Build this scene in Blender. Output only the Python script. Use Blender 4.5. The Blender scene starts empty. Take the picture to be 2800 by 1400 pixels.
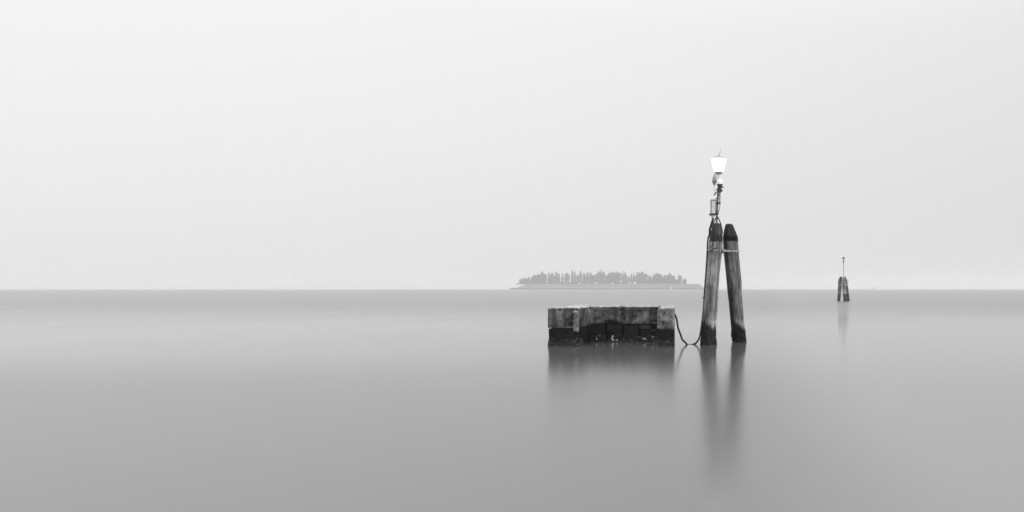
import bpy, math, random
from mathutils import Vector, noise
R = math.radians
scn = bpy.context.scene
COL = scn.collection
random.seed(7)

# ---------------------------------------------------------------- camera
FPX = 2000.0                     # focal length in photo pixels (photo is 2800 wide)
CX, HY, CAMZ = 2124.0, 789.0, 1.6
cam_d = bpy.data.cameras.new('camera')
cam = bpy.data.objects.new('camera', cam_d); COL.objects.link(cam)
cam_d.sensor_fit = 'HORIZONTAL'; cam_d.sensor_width = 36.0
cam_d.lens = FPX / 2800 * 36
cam_d.shift_x = -(CX - 1400) / 2800
cam_d.shift_y = (HY - 700) / 2800
cam_d.clip_start = 0.1; cam_d.clip_end = 20000
cam.location = (0, 0, CAMZ); cam.rotation_euler = (R(90), 0, 0)
scn.camera = cam

# ---------------------------------------------------------------- fog-white sky
SUN_DIR = Vector((0.95, -0.38, 0.55)).normalized()
w = bpy.data.worlds.new('World'); scn.world = w; w.use_nodes = True
nt = w.node_tree; nt.nodes.clear()
N = nt.nodes.new; L = nt.links.new
wo = N('ShaderNodeOutputWorld'); bg = N('ShaderNodeBackground'); L(bg.outputs[0], wo.inputs[0])
tc = N('ShaderNodeTexCoord'); sep = N('ShaderNodeSeparateXYZ'); L(tc.outputs['Generated'], sep.inputs[0])
ramp = N('ShaderNodeValToRGB'); L(sep.outputs['Z'], ramp.inputs[0])
cr = ramp.color_ramp
def g(v): return (v, v, v, 1)
cr.elements[0].position = 0.0; cr.elements[0].color = g(0.715)
cr.elements[1].position = 1.0; cr.elements[1].color = g(1.65)
for p, v in ((0.05, 0.73), (0.18, 0.785), (0.33, 0.845), (0.46, 1.0), (0.65, 1.45)):
    e = cr.elements.new(p); e.color = g(v)
sky = N('ShaderNodeTexSky'); sky.sky_type = 'NISHITA'; sky.sun_disc = False
sky.sun_elevation = math.asin(SUN_DIR.z); sky.sun_rotation = math.atan2(SUN_DIR.x, SUN_DIR.y)
sky.dust_density = 5.0
bw = N('ShaderNodeRGBToBW'); L(sky.outputs[0], bw.inputs[0])
sm = N('ShaderNodeMath'); sm.operation = 'MULTIPLY'; sm.inputs[1].default_value = 0.006; L(bw.outputs[0], sm.inputs[0])
xf = N('ShaderNodeMath'); xf.operation = 'MULTIPLY_ADD'; xf.inputs[1].default_value = -0.16; xf.inputs[2].default_value = 0.985
L(sep.outputs['X'], xf.inputs[0])
mu = N('ShaderNodeMath'); mu.operation = 'MULTIPLY'; L(ramp.outputs[0], mu.inputs[0]); L(xf.outputs[0], mu.inputs[1])
ad = N('ShaderNodeMath'); ad.operation = 'ADD'; L(mu.outputs[0], ad.inputs[0]); L(sm.outputs[0], ad.inputs[1])
L(ad.outputs[0], bg.inputs['Color']); bg.inputs['Strength'].default_value = 1.0

sd = bpy.data.lights.new('sun', 'SUN'); sd.energy = 1.1; sd.angle = R(25); sd.color = (1, 1, 1)
so = bpy.data.objects.new('sun', sd); COL.objects.link(so)
so.rotation_euler = SUN_DIR.to_track_quat('Z', 'Y').to_euler()

scn.view_settings.view_transform = 'Standard'; scn.view_settings.look = 'None'
scn.view_settings.exposure = 0; scn.view_settings.gamma = 1
scn.cycles.volume_bounces = 3
scn.cycles.max_bounces = 12

# ---------------------------------------------------------------- helpers
def at(px, py, Y):
    return Vector(((px - CX) / FPX * Y, Y, CAMZ - (py - HY) / FPX * Y))
def XX(px, Y): return (px - CX) / FPX * Y
def ZZ(py, Y): return CAMZ - (py - HY) / FPX * Y
def lerp(a, b, t): return a + (b - a) * t
def sstep(a, b, x):
    t = max(0.0, min(1.0, (x - a) / (b - a))); return t * t * (3 - 2 * t)
def fn(x, y, z): return noise.noise(Vector((x, y, z)))

def mat_plain(name, v, rough=0.7, metal=0.0, var=0.3, scale=8.0, stretch=(1, 1, 1), bump=0.0, emit=0.0, spec=0.3):
    m = bpy.data.materials.new(name); m.use_nodes = True
    t = m.node_tree; b = t.nodes['Principled BSDF']
    c = t.nodes.new('ShaderNodeTexCoord'); mp = t.nodes.new('ShaderNodeMapping'); mp.inputs['Scale'].default_value = stretch
    t.links.new(c.outputs['Object'], mp.inputs[0])
    n = t.nodes.new('ShaderNodeTexNoise'); n.inputs['Scale'].default_value = scale; n.inputs['Detail'].default_value = 6; n.inputs['Roughness'].default_value = 0.65
    t.links.new(mp.outputs[0], n.inputs['Vector'])
    r = t.nodes.new('ShaderNodeMapRange'); t.links.new(n.outputs['Fac'], r.inputs[0])
    r.inputs[1].default_value = 0.3; r.inputs[2].default_value = 0.7
    r.inputs[3].default_value = v * (1 - var); r.inputs[4].default_value = v * (1 + var)
    t.links.new(r.outputs[0], b.inputs['Base Color'])
    b.inputs['Roughness'].default_value = rough; b.inputs['Metallic'].default_value = metal
    b.inputs['Specular IOR Level'].default_value = spec
    if emit:
        b.inputs['Emission Color'].default_value = (1, 1, 1, 1); b.inputs['Emission Strength'].default_value = emit
    if bump:
        bu = t.nodes.new('ShaderNodeBump'); bu.inputs['Strength'].default_value = bump; bu.inputs['Distance'].default_value = 0.02
        t.links.new(n.outputs['Fac'], bu.inputs['Height']); t.links.new(bu.outputs[0], b.inputs['Normal'])
    return m

def mat_tone(name, scale, stretch, lo, hi, bump, rough=(0.75, 0.45), scale2=None, spec=0.3):
    """albedo = per-vertex stain attribute 'tone' x procedural grain"""
    m = bpy.data.materials.new(name); m.use_nodes = True
    t = m.node_tree; b = t.nodes['Principled BSDF']; nn = t.nodes.new; ln = t.links.new
    c = nn('ShaderNodeTexCoord'); mp = nn('ShaderNodeMapping'); mp.inputs['Scale'].default_value = stretch
    ln(c.outputs['Object'], mp.inputs[0])
    n = nn('ShaderNodeTexNoise'); n.inputs['Scale'].default_value = scale; n.inputs['Detail'].default_value = 8; n.inputs['Roughness'].default_value = 0.7
    ln(mp.outputs[0], n.inputs['Vector'])
    r = nn('ShaderNodeMapRange'); r.inputs[1].default_value = 0.3; r.inputs[2].default_value = 0.7
    r.inputs[3].default_value = lo; r.inputs[4].default_value = hi; ln(n.outputs['Fac'], r.inputs[0])
    a = nn('ShaderNodeAttribute'); a.attribute_name = 'tone'
    mm = nn('ShaderNodeMath'); mm.operation = 'MULTIPLY'; ln(a.outputs['Fac'], mm.inputs[0]); ln(r.outputs[0], mm.inputs[1])
    out = mm
    if scale2:
        v = nn('ShaderNodeTexNoise'); v.inputs['Scale'].default_value = scale2; v.inputs['Detail'].default_value = 3
        ln(c.outputs['Object'], v.inputs['Vector'])
        r2 = nn('ShaderNodeMapRange'); r2.inputs[1].default_value = 0.35; r2.inputs[2].default_value = 0.65
        r2.inputs[3].default_value = 0.7; r2.inputs[4].default_value = 1.3; ln(v.outputs['Fac'], r2.inputs[0])
        m2 = nn('ShaderNodeMath'); m2.operation = 'MULTIPLY'; ln(mm.outputs[0], m2.inputs[0]); ln(r2.outputs[0], m2.inputs[1]); out = m2
    ln(out.outputs[0], b.inputs['Base Color'])
    rr = nn('ShaderNodeMapRange'); rr.inputs[1].default_value = 0.02; rr.inputs[2].default_value = 0.12
    rr.inputs[3].default_value = rough[1]; rr.inputs[4].default_value = rough[0]; ln(a.outputs['Fac'], rr.inputs[0]); ln(rr.outputs[0], b.inputs['Roughness'])
    b.inputs['Specular IOR Level'].default_value = spec
    bu = nn('ShaderNodeBump'); bu.inputs['Strength'].default_value = bump; bu.inputs['Distance'].default_value = 0.02
    ln(n.outputs['Fac'], bu.inputs['Height']); ln(bu.outputs[0], b.inputs['Normal'])
    return m

class MB:
    def __init__(s): s.v = []; s.f = []; s.t = []
    def add(s, vs, fs, tone=1.0):
        o = len(s.v); s.v += [tuple(p) for p in vs]; s.f += [tuple(i + o for i in f) for f in fs]
        s.t += (tone if isinstance(tone, list) else [tone] * len(vs))
    def box(s, a, b):
        x0, y0, z0 = a; x1, y1, z1 = b
        s.add([(x0,y0,z0),(x1,y0,z0),(x1,y1,z0),(x0,y1,z0),(x0,y0,z1),(x1,y0,z1),(x1,y1,z1),(x0,y1,z1)],
              [(0,3,2,1),(4,5,6,7),(0,1,5,4),(1,2,6,5),(2,3,7,6),(3,0,4,7)])
    def bar(s, p, q, wx, wy, up=(0, 0, 1)):
        p = Vector(p); q = Vector(q); d = (q - p).normalized()
        u = Vector(up)
        if abs(d.dot(u)) > 0.95: u = Vector((0, 1, 0))
        a = d.cross(u).normalized(); b = a.cross(d)
        vs = []
        for c in (p, q):
            for i, j in ((-1,-1),(1,-1),(1,1),(-1,1)): vs.append(c + a * i * wx / 2 + b * j * wy / 2)
        s.add(vs, [(3,2,1,0),(4,5,6,7),(0,1,5,4),(1,2,6,5),(2,3,7,6),(3,0,4,7)])
    def tube(s, pts, rad, seg=10):
        pts = [Vector(p) for p in pts]; n = len(pts)
        if not isinstance(rad, (list, tuple)): rad = [rad] * n
        vs = []; fs = []; pa = None
        for i, p in enumerate(pts):
            d = (pts[min(i + 1, n - 1)] - pts[max(i - 1, 0)]).normalized()
            if pa is None:
                u = Vector((0, 1, 0)) if abs(d.y) < 0.9 else Vector((1, 0, 0)); pa = d.cross(u).normalized()
            pa = (pa - d * pa.dot(d)).normalized(); b = d.cross(pa)
            for k in range(seg):
                th = 2 * math.pi * k / seg; vs.append(p + (pa * math.cos(th) + b * math.sin(th)) * rad[i])
        for i in range(n - 1):
            for k in range(seg):
                k2 = (k + 1) % seg; fs.append((i*seg+k, i*seg+k2, (i+1)*seg+k2, (i+1)*seg+k))
        fs.append(tuple(range(seg - 1, -1, -1))); fs.append(tuple((n - 1) * seg + k for k in range(seg)))
        s.add(vs, fs)
    def lathe(s, c, prof, seg=24, axis=(0, 0, 1)):
        ax = Vector(axis).normalized(); s.tube([Vector(c) + ax * h for r, h in prof], [max(r, 0.0005) for r, h in prof], seg)
    def build(s, name, m, parent=None, smooth=False, origin=None, loc=None):
        me = bpy.data.meshes.new(name)
        o = Vector(origin) if origin is not None else Vector((0, 0, 0))
        me.from_pydata([tuple(Vector(p) - o) for p in s.v], [], s.f); me.validate(); me.update()
        at_ = me.attributes.new('tone', 'FLOAT_COLOR', 'POINT')
        for i, t in enumerate(s.t[:len(me.vertices)]): at_.data[i].color = (t, t, t, 1)
        me.materials.append(m)
        if smooth:
            me.polygons.foreach_set('use_smooth', [True] * len(me.polygons))
            try: me.set_sharp_from_angle(angle=R(50))
            except Exception: pass
        ob = bpy.data.objects.new(name, me); COL.objects.link(ob)
        if parent is not None:
            ob.parent = parent; ob.location = o - world_loc(parent)
        else: ob.location = o
        return ob
def world_loc(o):
    l = Vector((0, 0, 0))
    while o is not None: l += Vector(o.location); o = o.parent
    return l
def tag(o, label=None, cat=None, group=None, kind=None):
    if label: o['label'] = label
    if cat: o['category'] = cat
    if group: o['group'] = group
    if kind: o['kind'] = kind
    return o
def empty(name, loc):
    o = bpy.data.objects.new(name, None); COL.objects.link(o); o.location = loc; o.empty_display_size = 0.1; return o

# ---------------------------------------------------------------- materials
M = {}
M['wood'] = mat_tone('weathered_wood', 3.2, (9, 9, 0.8), 0.25, 1.4, 0.9, scale2=1.6, spec=0.12)
M['concrete'] = mat_tone('old_concrete', 7.0, (1, 1, 1), 0.2, 1.35, 0.9, scale2=2.3, spec=0.1)
M['panel'] = mat_tone('wet_timber', 4.0, (4, 4, 1), 0.3, 0.9, 0.7, spec=0.1)
M['shell'] = mat_tone('shells', 30, (1, 1, 1), 0.6, 1.3, 0.3, rough=(0.5, 0.4))
M['steel'] = mat_plain('galvanised_steel', 0.16, 0.5, 0.3, 0.45, 14)
M['dark_steel'] = mat_plain('dark_painted_steel', 0.05, 0.55, 0.2, 0.5, 20)
M['pale_steel'] = mat_plain('pale_zinc', 0.46, 0.5, 0.2, 0.3, 25)
M['lantern_metal'] = mat_plain('weathered_lantern_metal', 0.36, 0.6, 0.1, 0.3, 30)
M['box'] = mat_plain('grey_enclosure', 0.66, 0.6, 0.0, 0.22, 9, (1, 1, 0.5))
M['rubber'] = mat_plain('black_cable', 0.025, 0.6, 0, 0.4, 30)
M['strap'] = mat_plain('galvanised_strap', 0.30, 0.5, 0.2, 0.4, 12)
M['lamp_glass'] = mat_plain('lit_opal_glass', 0.85, 0.3, 0, 0.02, 3, emit=4.0)
M['globe_glass'] = mat_plain('small_opal_globe', 0.7, 0.15, 0, 0.03, 3, emit=0.25)
M['white_plastic'] = mat_plain('off_white_plastic', 0.62, 0.5, 0, 0.1, 6)
M['foliage'] = mat_plain('dark_evergreen_foliage', 0.05, 0.8, 0, 0.6, 0.4, spec=0.1)
M['bark'] = mat_plain('bark', 0.08, 0.9, 0, 0.4, 2)
M['scrub'] = mat_plain('island_scrub', 0.13, 0.9, 0, 0.35, 0.15, (0.3, 1, 1), spec=0.1)
M['bank_stone'] = mat_plain('embankment_stone', 0.07, 0.85, 0, 0.4, 0.3, (0.3, 1, 1))
M['coping'] = mat_plain('pale_coping', 0.5, 0.8, 0, 0.25, 0.2)
M['plaster'] = mat_plain('pale_plaster', 0.7, 0.8, 0, 0.1, 0.5)
M['roof'] = mat_plain('roof_tiles', 0.2, 0.8, 0, 0.3, 1)

# ---------------------------------------------------------------- water
def make_water():
    m = bpy.data.materials.new('lagoon_water'); m.use_nodes = True
    t = m.node_tree; b = t.nodes['Principled BSDF']; nn = t.nodes.new; ln = t.links.new
    c = nn('ShaderNodeTexCoord')
    mp = nn('ShaderNodeMapping'); mp.inputs['Scale'].default_value = (0.12, 0.03, 1); ln(c.outputs['Object'], mp.inputs[0])
    n1 = nn('ShaderNodeTexNoise'); n1.inputs['Scale'].default_value = 1.0; n1.inputs['Detail'].default_value = 3; ln(mp.outputs[0], n1.inputs['Vector'])
    r = nn('ShaderNodeMapRange'); r.inputs[1].default_value = 0.3; r.inputs[2].default_value = 0.7
    r.inputs[3].default_value = 0.095; r.inputs[4].default_value = 0.125; ln(n1.outputs['Fac'], r.inputs[0])
    # water is calmest in the lee of the quay, more ruffled in the open on both sides
    sp = nn('ShaderNodeSeparateXYZ'); ln(c.outputs['Object'], sp.inputs[0]); prev = r.outputs[0]
    for a_, b_, add in ((19.0, 10.0, 0.12), (24.0, 75.0, 0.19)):
        q1 = nn('ShaderNodeMapRange'); q1.interpolation_type = 'SMOOTHSTEP'; q1.inputs[1].default_value = min(a_, b_); q1.inputs[2].default_value = max(a_, b_)
        q1.inputs[3].default_value = add if a_ > b_ else 0.0; q1.inputs[4].default_value = 0.0 if a_ > b_ else add
        ln(sp.outputs['Y'], q1.inputs[0]); q2 = nn('ShaderNodeMath'); q2.operation = 'ADD'; ln(prev, q2.inputs[0]); ln(q1.outputs[0], q2.inputs[1]); prev = q2.outputs[0]
    ln(prev, b.inputs['Roughness'])
    r2 = nn('ShaderNodeMapRange'); r2.inputs[1].default_value = 0.3; r2.inputs[2].default_value = 0.7
    r2.inputs[3].default_value = 0.074; r2.inputs[4].default_value = 0.088; ln(n1.outputs['Fac'], r2.inputs[0]); ln(r2.outputs[0], b.inputs['Base Color'])
    b.inputs['IOR'].default_value = 2.5
    # very soft ripples left over by the long exposure
    mp2 = nn('ShaderNodeMapping'); mp2.inputs['Scale'].default_value = (0.5, 1.0, 1); ln(c.outputs['Object'], mp2.inputs[0])
    n2 = nn('ShaderNodeTexNoise'); n2.inputs['Scale'].default_value = 2.2; n2.inputs['Detail'].default_value = 2; ln(mp2.outputs[0], n2.inputs['Vector'])
    bu = nn('ShaderNodeBump'); bu.inputs['Strength'].default_value = 0.05; bu.inputs['Distance'].default_value = 0.03
    ln(n2.outputs['Fac'], bu.inputs['Height']); ln(bu.outputs[0], b.inputs['Normal'])
    # the averaged surface of a long exposure: calm swell plus a share of steeper wavelets
    # base colour made paler towards the right, most of all close by
    q3 = nn('ShaderNodeMapRange'); q3.interpolation_type = 'SMOOTHSTEP'; q3.inputs[1].default_value = -0.8; q3.inputs[2].default_value = 1.6; q3.inputs[3].default_value = 0.0; q3.inputs[4].default_value = 0.10
    wx = nn('ShaderNodeMath'); wx.operation = 'MULTIPLY_ADD'; wx.inputs[1].default_value = 1.6; ln(n1.outputs['Fac'], wx.inputs[0]); ln(sp.outputs['X'], wx.inputs[2])
    wy = nn('ShaderNodeMath'); wy.operation = 'SUBTRACT'; ln(wx.outputs[0], wy.inputs[0]); wy.inputs[1].default_value = 0.8; ln(wy.outputs[0], q3.inputs[0])
    q4 = nn('ShaderNodeMath'); q4.operation = 'ADD'; ln(r2.outputs[0], q4.inputs[0]); q5 = nn('ShaderNodeMapRange'); q5.inputs[1].default_value = 11; q5.inputs[2].default_value = 40; q5.inputs[3].default_value = 1.0; q5.inputs[4].default_value = 0.25; ln(sp.outputs['Y'], q5.inputs[0])
    q6 = nn('ShaderNodeMath'); q6.operation = 'MULTIPLY'; ln(q3.outputs[0], q6.inputs[0]); ln(q5.outputs[0], q6.inputs[1]); ln(q6.outputs[0], q4.inputs[1]); ln(q4.outputs[0], b.inputs['Base Color'])
    b2 = nn('ShaderNodeBsdfPrincipled'); b2.inputs['IOR'].default_value = 2.5; ln(q4.outputs[0], b2.inputs['Base Color']); b2.inputs['Roughness'].default_value = 0.33
    mx = nn('ShaderNodeMixShader'); mx.inputs[0].default_value = 0.10
    ln(b.outputs[0], mx.inputs[1]); ln(b2.outputs[0], mx.inputs[2]); ln(mx.outputs[0], t.nodes['Material Output'].inputs['Surface'])
    mb = MB()
    S = 4300.0
    xs = [-S, -600, -60, 60, 600, S]; ys = [-300, -20, 60, 400, 1400, S]
    vs = [(x, y, 0) for y in ys for x in xs]
    fs = [(j*6+i, j*6+i+1, (j+1)*6+i+1, (j+1)*6+i) for j in range(5) for i in range(5)]
    mb.add(vs, fs)
    tag(mb.build('water', m), kind='structure')
make_water()

# ---------------------------------------------------------------- timber piles
def interp(tab, y):
    if y <= tab[0][0]: return tab[0][1:]
    for a, b in zip(tab, tab[1:]):
        if y <= b[0]:
            t = (y - a[0]) / (b[0] - a[0]); return tuple(lerp(p, q, t) for p, q in zip(a[1:], b[1:]))
    return tab[-1][1:]

def pile(tab, Ytop, Ybase, tone_fn, seed, seg=56, rings=150, amp=1.0, knob=True):
    """tab rows: (photo y, left x, right x) of the outline; the log leans in depth from Ybase to Ytop"""
    y0, y1 = tab[0][0], tab[-1][0]
    mb = MB(); vs = []; ts = []; fs = []
    rows = []
    for i in range(rings + 1):
        y = lerp(y0, y1, i / rings); l, r = interp(tab, y); Y = lerp(Ytop, Ybase, i / rings)
        rows.append((at((l + r) / 2, y, Y), (r - l) / 2 / FPX * Y, y))
    c0, r0, _ = rows[-1]; cp, rp, _ = rows[-20]
    d = (c0 - cp).normalized()
    for k in range(1, 9): rows.append((c0 + d * 0.15 * k, r0, y1 + 15 * k))      # carries on under the water
    for c, r, y in rows:
        for k in range(seg):
            th = 2 * math.pi * k / seg; cx, sy = math.cos(th), math.sin(th)
            z = c.z
            base = sstep(0.35, 0.1, z) * sstep(-0.3, -0.1, z)
            dr = amp * r * (0.05 * fn(cx * 1.2 + seed, sy * 1.2, z * 0.6) + 0.045 * fn(cx * 5 + seed, sy * 5, z * 0.8)
                 + 0.02 * fn(cx * 14 + seed, sy * 14, z * 1.6)
                 + base * (0.17 * fn(cx * 4, sy * 4 + seed, z * 11) + .08 * fn(cx * 11, sy * 11 + seed, z * 25)))
            crack = fn(cx * 7 + seed * 2, sy * 7, z * 0.45)
            if crack > 0.42: dr -= r * 0.09 * min(1, (crack - 0.42) * 8)
            p = c + Vector((cx, sy, 0)) * (r + dr)
            vs.append(p); tn = tone_fn(th, z, y)
            if crack > 0.42: tn *= 0.45
            ts.append(max(0.005, tn))
    n = len(rows)
    for i in range(n - 1):
        for k in range(seg):
            k2 = (k + 1) % seg; fs.append((i*seg+k2, i*seg+k, (i+1)*seg+k, (i+1)*seg+k2))
    # sawn top: slightly domed
    tc_ = rows[0][0]; rr = rows[0][1]
    i0 = len(vs)
    for k in range(seg):
        th = 2 * math.pi * k / seg; vs.append(tc_ + Vector((math.cos(th) * rr * .6, math.sin(th) * rr * .6, 0.022))); ts.append(0.06)
    vs.append(tc_ + Vector((0, 0, 0.03))); ts.append(0.05)
    for k in range(seg):
        k2 = (k + 1) % seg; fs.append((k, k2, i0 + k2, i0 + k)); fs.append((i0 + k, i0 + k2, len(vs) - 1))
    mb.add(vs, fs, ts)
    return mb

def tone_left(th, z, y):
    cx, sy = math.cos(th), math.sin(th)
    n1 = fn(cx * 3 + 5, sy * 3, z * 1.1); n2 = fn(cx * 9, sy * 9 + 3, z * 2.0); n3 = fn(cx * 5, sy * 5, z * 6 + 9)
    v = 0.25 * (1 + 0.5 * n1 + 0.55 * n2)
    yb = 661 + 1.5 * n2
    if y < yb: v = lerp(0.085, 0.06, sstep(636, 642, y)) * (1 + 0.6 * n2 + 0.5 * n3)      # tarred head
    if 645 < y < yb: v = 0.035 * (1 + 1.0 * n3)
    if sy < 0:                                                                          # dark rust streak
        v *= 1 - 0.75 * math.exp(-((cx + 0.42) / 0.10) ** 2) * sstep(690, 660, y) * (0.7 + 0.6 * n3)
        v *= 1 - 0.4 * math.exp(-((cx - 0.1) / 0.25) ** 2) * sstep(760, 800, y) * sstep(860, 830, y)
    yw = 886 + 12 * cx + 14 * n2 + 6 * n1
    salt = sstep(870, 884, y) * sstep(yw + 6, yw - 8, y) * sstep(-0.55, 0.1, cx) * (0.45 + 1.1 * max(0, n2 + .5))
    v = lerp(v, 0.42, min(1, salt))
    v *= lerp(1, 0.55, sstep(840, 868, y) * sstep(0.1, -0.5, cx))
    v = lerp(v, 0.012 * (1 + .6 * n3), sstep(yw - 8, yw + 8, y))
    return v
def tone_right(th, z, y):
    cx, sy = math.cos(th), math.sin(th)
    n1 = fn(cx * 3 + 15, sy * 3, z * 1.1); n2 = fn(cx * 9 + 7, sy * 9 + 3, z * 2.0); n3 = fn(cx * 5 + 2, sy * 5, z * 6 + 9)
    v = 0.20 * (1 + 0.5 * n1 + 0.6 * n2)
    yb = 661 + 3.5 * n2
    if y < yb: v = 0.03 * (1 + 0.5 * n2 + 0.5 * n3)
    if 646 + 3 * n3 < y < yb: v = 0.008
    v *= lerp(1, 0.30, sstep(-0.25, -0.75, cx + 0.25 * n1))  # shade beside the other pile, painted into the left-facing tone
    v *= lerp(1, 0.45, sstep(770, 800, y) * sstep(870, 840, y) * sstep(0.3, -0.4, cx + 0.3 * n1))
    yw = 884 + 14 * cx + 8 * n2
    salt = sstep(868, 880, y) * sstep(yw + 5, yw - 6, y) * sstep(-0.35, 0.15, cx) * (0.35 + 1.0 * max(0, n2 + .45))
    v = lerp(v, 0.40, min(1, salt))
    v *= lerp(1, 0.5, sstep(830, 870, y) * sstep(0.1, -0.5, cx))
    v = lerp(v, 0.010 * (1 + .6 * n3), sstep(yw - 7, yw + 6, y))
    return v

k = 180 / 627.0
def T(rows, x0=1900, y0=590, s=k): return [(y0 + y * s, x0 + l * s, x0 + r * s) for y, l, r in rows]
tabL = T([(78, 171, 246), (110, 163, 253), (150, 153, 261), (190, 144, 266), (215, 139, 267), (250, 135, 266), (330, 128, 261), (450, 118, 248), (560, 110, 236),
          (700, 97, 226), (850, 86, 217), (930, 79, 212), (1010, 70, 206), (1090, 64, 202), (1150, 59, 202), (1185, 54, 204), (1228, 48, 202)])
tabR = T([(84, 291, 362), (110, 284, 373), (150, 275, 390), (190, 269, 406), (205, 267, 411), (260, 269, 414), (350, 275, 419), (480, 291, 431), (560, 299, 440), (640, 306, 447),
          (740, 312, 448), (820, 321, 454), (900, 328, 461), (980, 335, 466), (1060, 344, 475), (1100, 346, 483), (1145, 345, 486), (1170, 357, 488), (1208, 360, 491)])
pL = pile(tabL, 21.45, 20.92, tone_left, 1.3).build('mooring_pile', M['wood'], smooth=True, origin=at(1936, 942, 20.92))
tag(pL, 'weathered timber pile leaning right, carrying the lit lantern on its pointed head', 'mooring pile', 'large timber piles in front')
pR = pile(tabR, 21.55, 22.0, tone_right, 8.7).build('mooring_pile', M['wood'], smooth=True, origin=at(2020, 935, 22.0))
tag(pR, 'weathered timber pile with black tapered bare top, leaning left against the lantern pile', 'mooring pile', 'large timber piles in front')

# steel strap binding the two piles
def strap_loop(pts, hh, th):
    mb = MB(); n = len(pts); vs = []
    for i, p in enumerate(pts):
        p = Vector(p)
        d = (Vector(pts[(i + 1) % n]) - Vector(pts[i - 1])); d.z = 0; d.normalize(); o = Vector((d.y, -d.x, 0))
        vs += [p + Vector((0, 0, -hh)), p + Vector((0, 0, hh)), p + o * th + Vector((0, 0, hh)), p + o * th + Vector((0, 0, -hh))]
    fs = []
    for i in range(n):
        j = (i + 1) % n
        for a, b in ((0, 1), (1, 2), (2, 3), (3, 0)): fs.append((i*4+a, i*4+b, j*4+b, j*4+a))
    mb.add(vs, fs); return mb
def pile_at(tab, Yt, Yb, y):
    l, r = interp(tab, y); t = (y - tab[0][0]) / (tab[-1][0] - tab[0][0]); Y = lerp(Yt, Yb, t)
    return at((l + r) / 2, y, Y), (r - l) / 2 / FPX * Y
cl, rl = pile_at(tabL, 21.45, 20.92, 684); cr_, rr_ = pile_at(tabR, 21.55, 22.0, 685)
pts = []
for i in range(21):
    th = math.pi / 2 + math.pi * i / 20; pts.append((cl.x + math.cos(th) * (rl * 1.05), cl.y + math.sin(th) * rl * 1.06, cl.z))
for i in range(21):
    th = -math.pi / 2 + math.pi * i / 20; pts.append((cr_.x + math.cos(th) * rr_ * 1.06, cr_.y + math.sin(th) * rr_ * 1.06, cr_.z - 0.03))
st = empty('binding_strap', cl + Vector((0.25, 0, 0)))
tag(st, 'pale metal strap tying the two large piles together below their dark heads', 'strap')
strap_loop(pts, 0.028, 0.012).build('band', M['strap'], st)
mb = MB()
mb.bar((cl.x - 0.14, cl.y - rl * 1.12, cl.z - 0.02), (cl.x + 0.10, cl.y - rl * 1.12, cl.z + 0.065), 0.012, 0.03)
mb.build('loose_end', M['dark_steel'], st)
mb = MB(); mb.tube([(cl.x + rl + .01, cl.y - .24, cl.z - .11), (cl.x + rl + .01, cl.y - .24, cl.z + .07)], 0.016, 8)
mb.tube([(cl.x + rl + .0, cl.y - .2, cl.z - .09), (cl.x + rl + .08, cl.y - .12, cl.z - .09)], 0.016, 8)
mb.build('clamp_bolt', M['dark_steel'], st)
mb = MB(); p = at(1926.5, 813.5, 21.1); mb.tube([p + Vector((0.02, 0, 0)), p + Vector((-0.05, 0, 0))], 0.012, 8); mb.tube([p + Vector((-0.05, 0, 0)), p + Vector((-0.065, 0, 0))], 0.02, 8)
mb.build('bolt', M['dark_steel'], pL)

# ---------------------------------------------------------------- lantern post
q = 200 / 1030.0
YL = 21.40
def c1(x, y, dy=0.0): return at(1880 + x * q, 390 + y * q, YL) + Vector((0, dy, 0))
PX = q / FPX * YL            # metres for one pixel of the enlarged crop
post = empty('lamp_post', c1(412, 1150))
tag(post, 'slender steel lamp post with brightly lit lantern and grey junction box on the left pile', 'lamp post')
mb = MB(); mb.tube([c1(409, 1150), c1(415, 1040), c1(424, 850), c1(430, 640)], [14 * PX, 13 * PX, 12 * PX, 14 * PX], 14)
mb.build('pole', M['steel'], post, smooth=True)
mb = MB(); mb.tube([c1(430, 640), c1(433, 520, .03), c1(440, 440)], [9 * PX, 8 * PX, 9 * PX], 12); mb.build('neck', M['white_plastic'], post, smooth=True)
for pts_ in ([c1(408, 1045, -.02), c1(388, 1095, -.06), c1(364, 1150, -.11), c1(352, 1215, -.16)],
             [c1(424, 1045, -.02), c1(446, 1090, -.01), c1(468, 1145, 0), c1(484, 1215, 0), c1(493, 1285, 0)],
             [c1(414, 1045, .03), c1(410, 1095, .10), c1(405, 1150, .15), c1(400, 1250, .22)]):
    mb = MB()
    for a, b in zip(pts_, pts_[1:]): mb.bar(a, b, 0.034, 0.012, (0, 1, 0))
    mb.build('leg', M['dark_steel'], post)
for (x, y, r_) in ((426, 665, 17), (419, 790, 16), (419, 850, 17), (415, 1005, 17)):
    mb = MB(); mb.lathe(c1(x, y + 7), [(r_ * PX, 0), (r_ * PX, 14 * PX)], 16)
    mb.tube([c1(x - 10, y, -.04), c1(x - 26, y, -.04)], 6 * PX, 6); mb.tube([c1(x + 10, y, -.04), c1(x + 22, y, -.04)], 6 * PX, 6)
    mb.build('clamp', M['dark_steel'], post)
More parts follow.
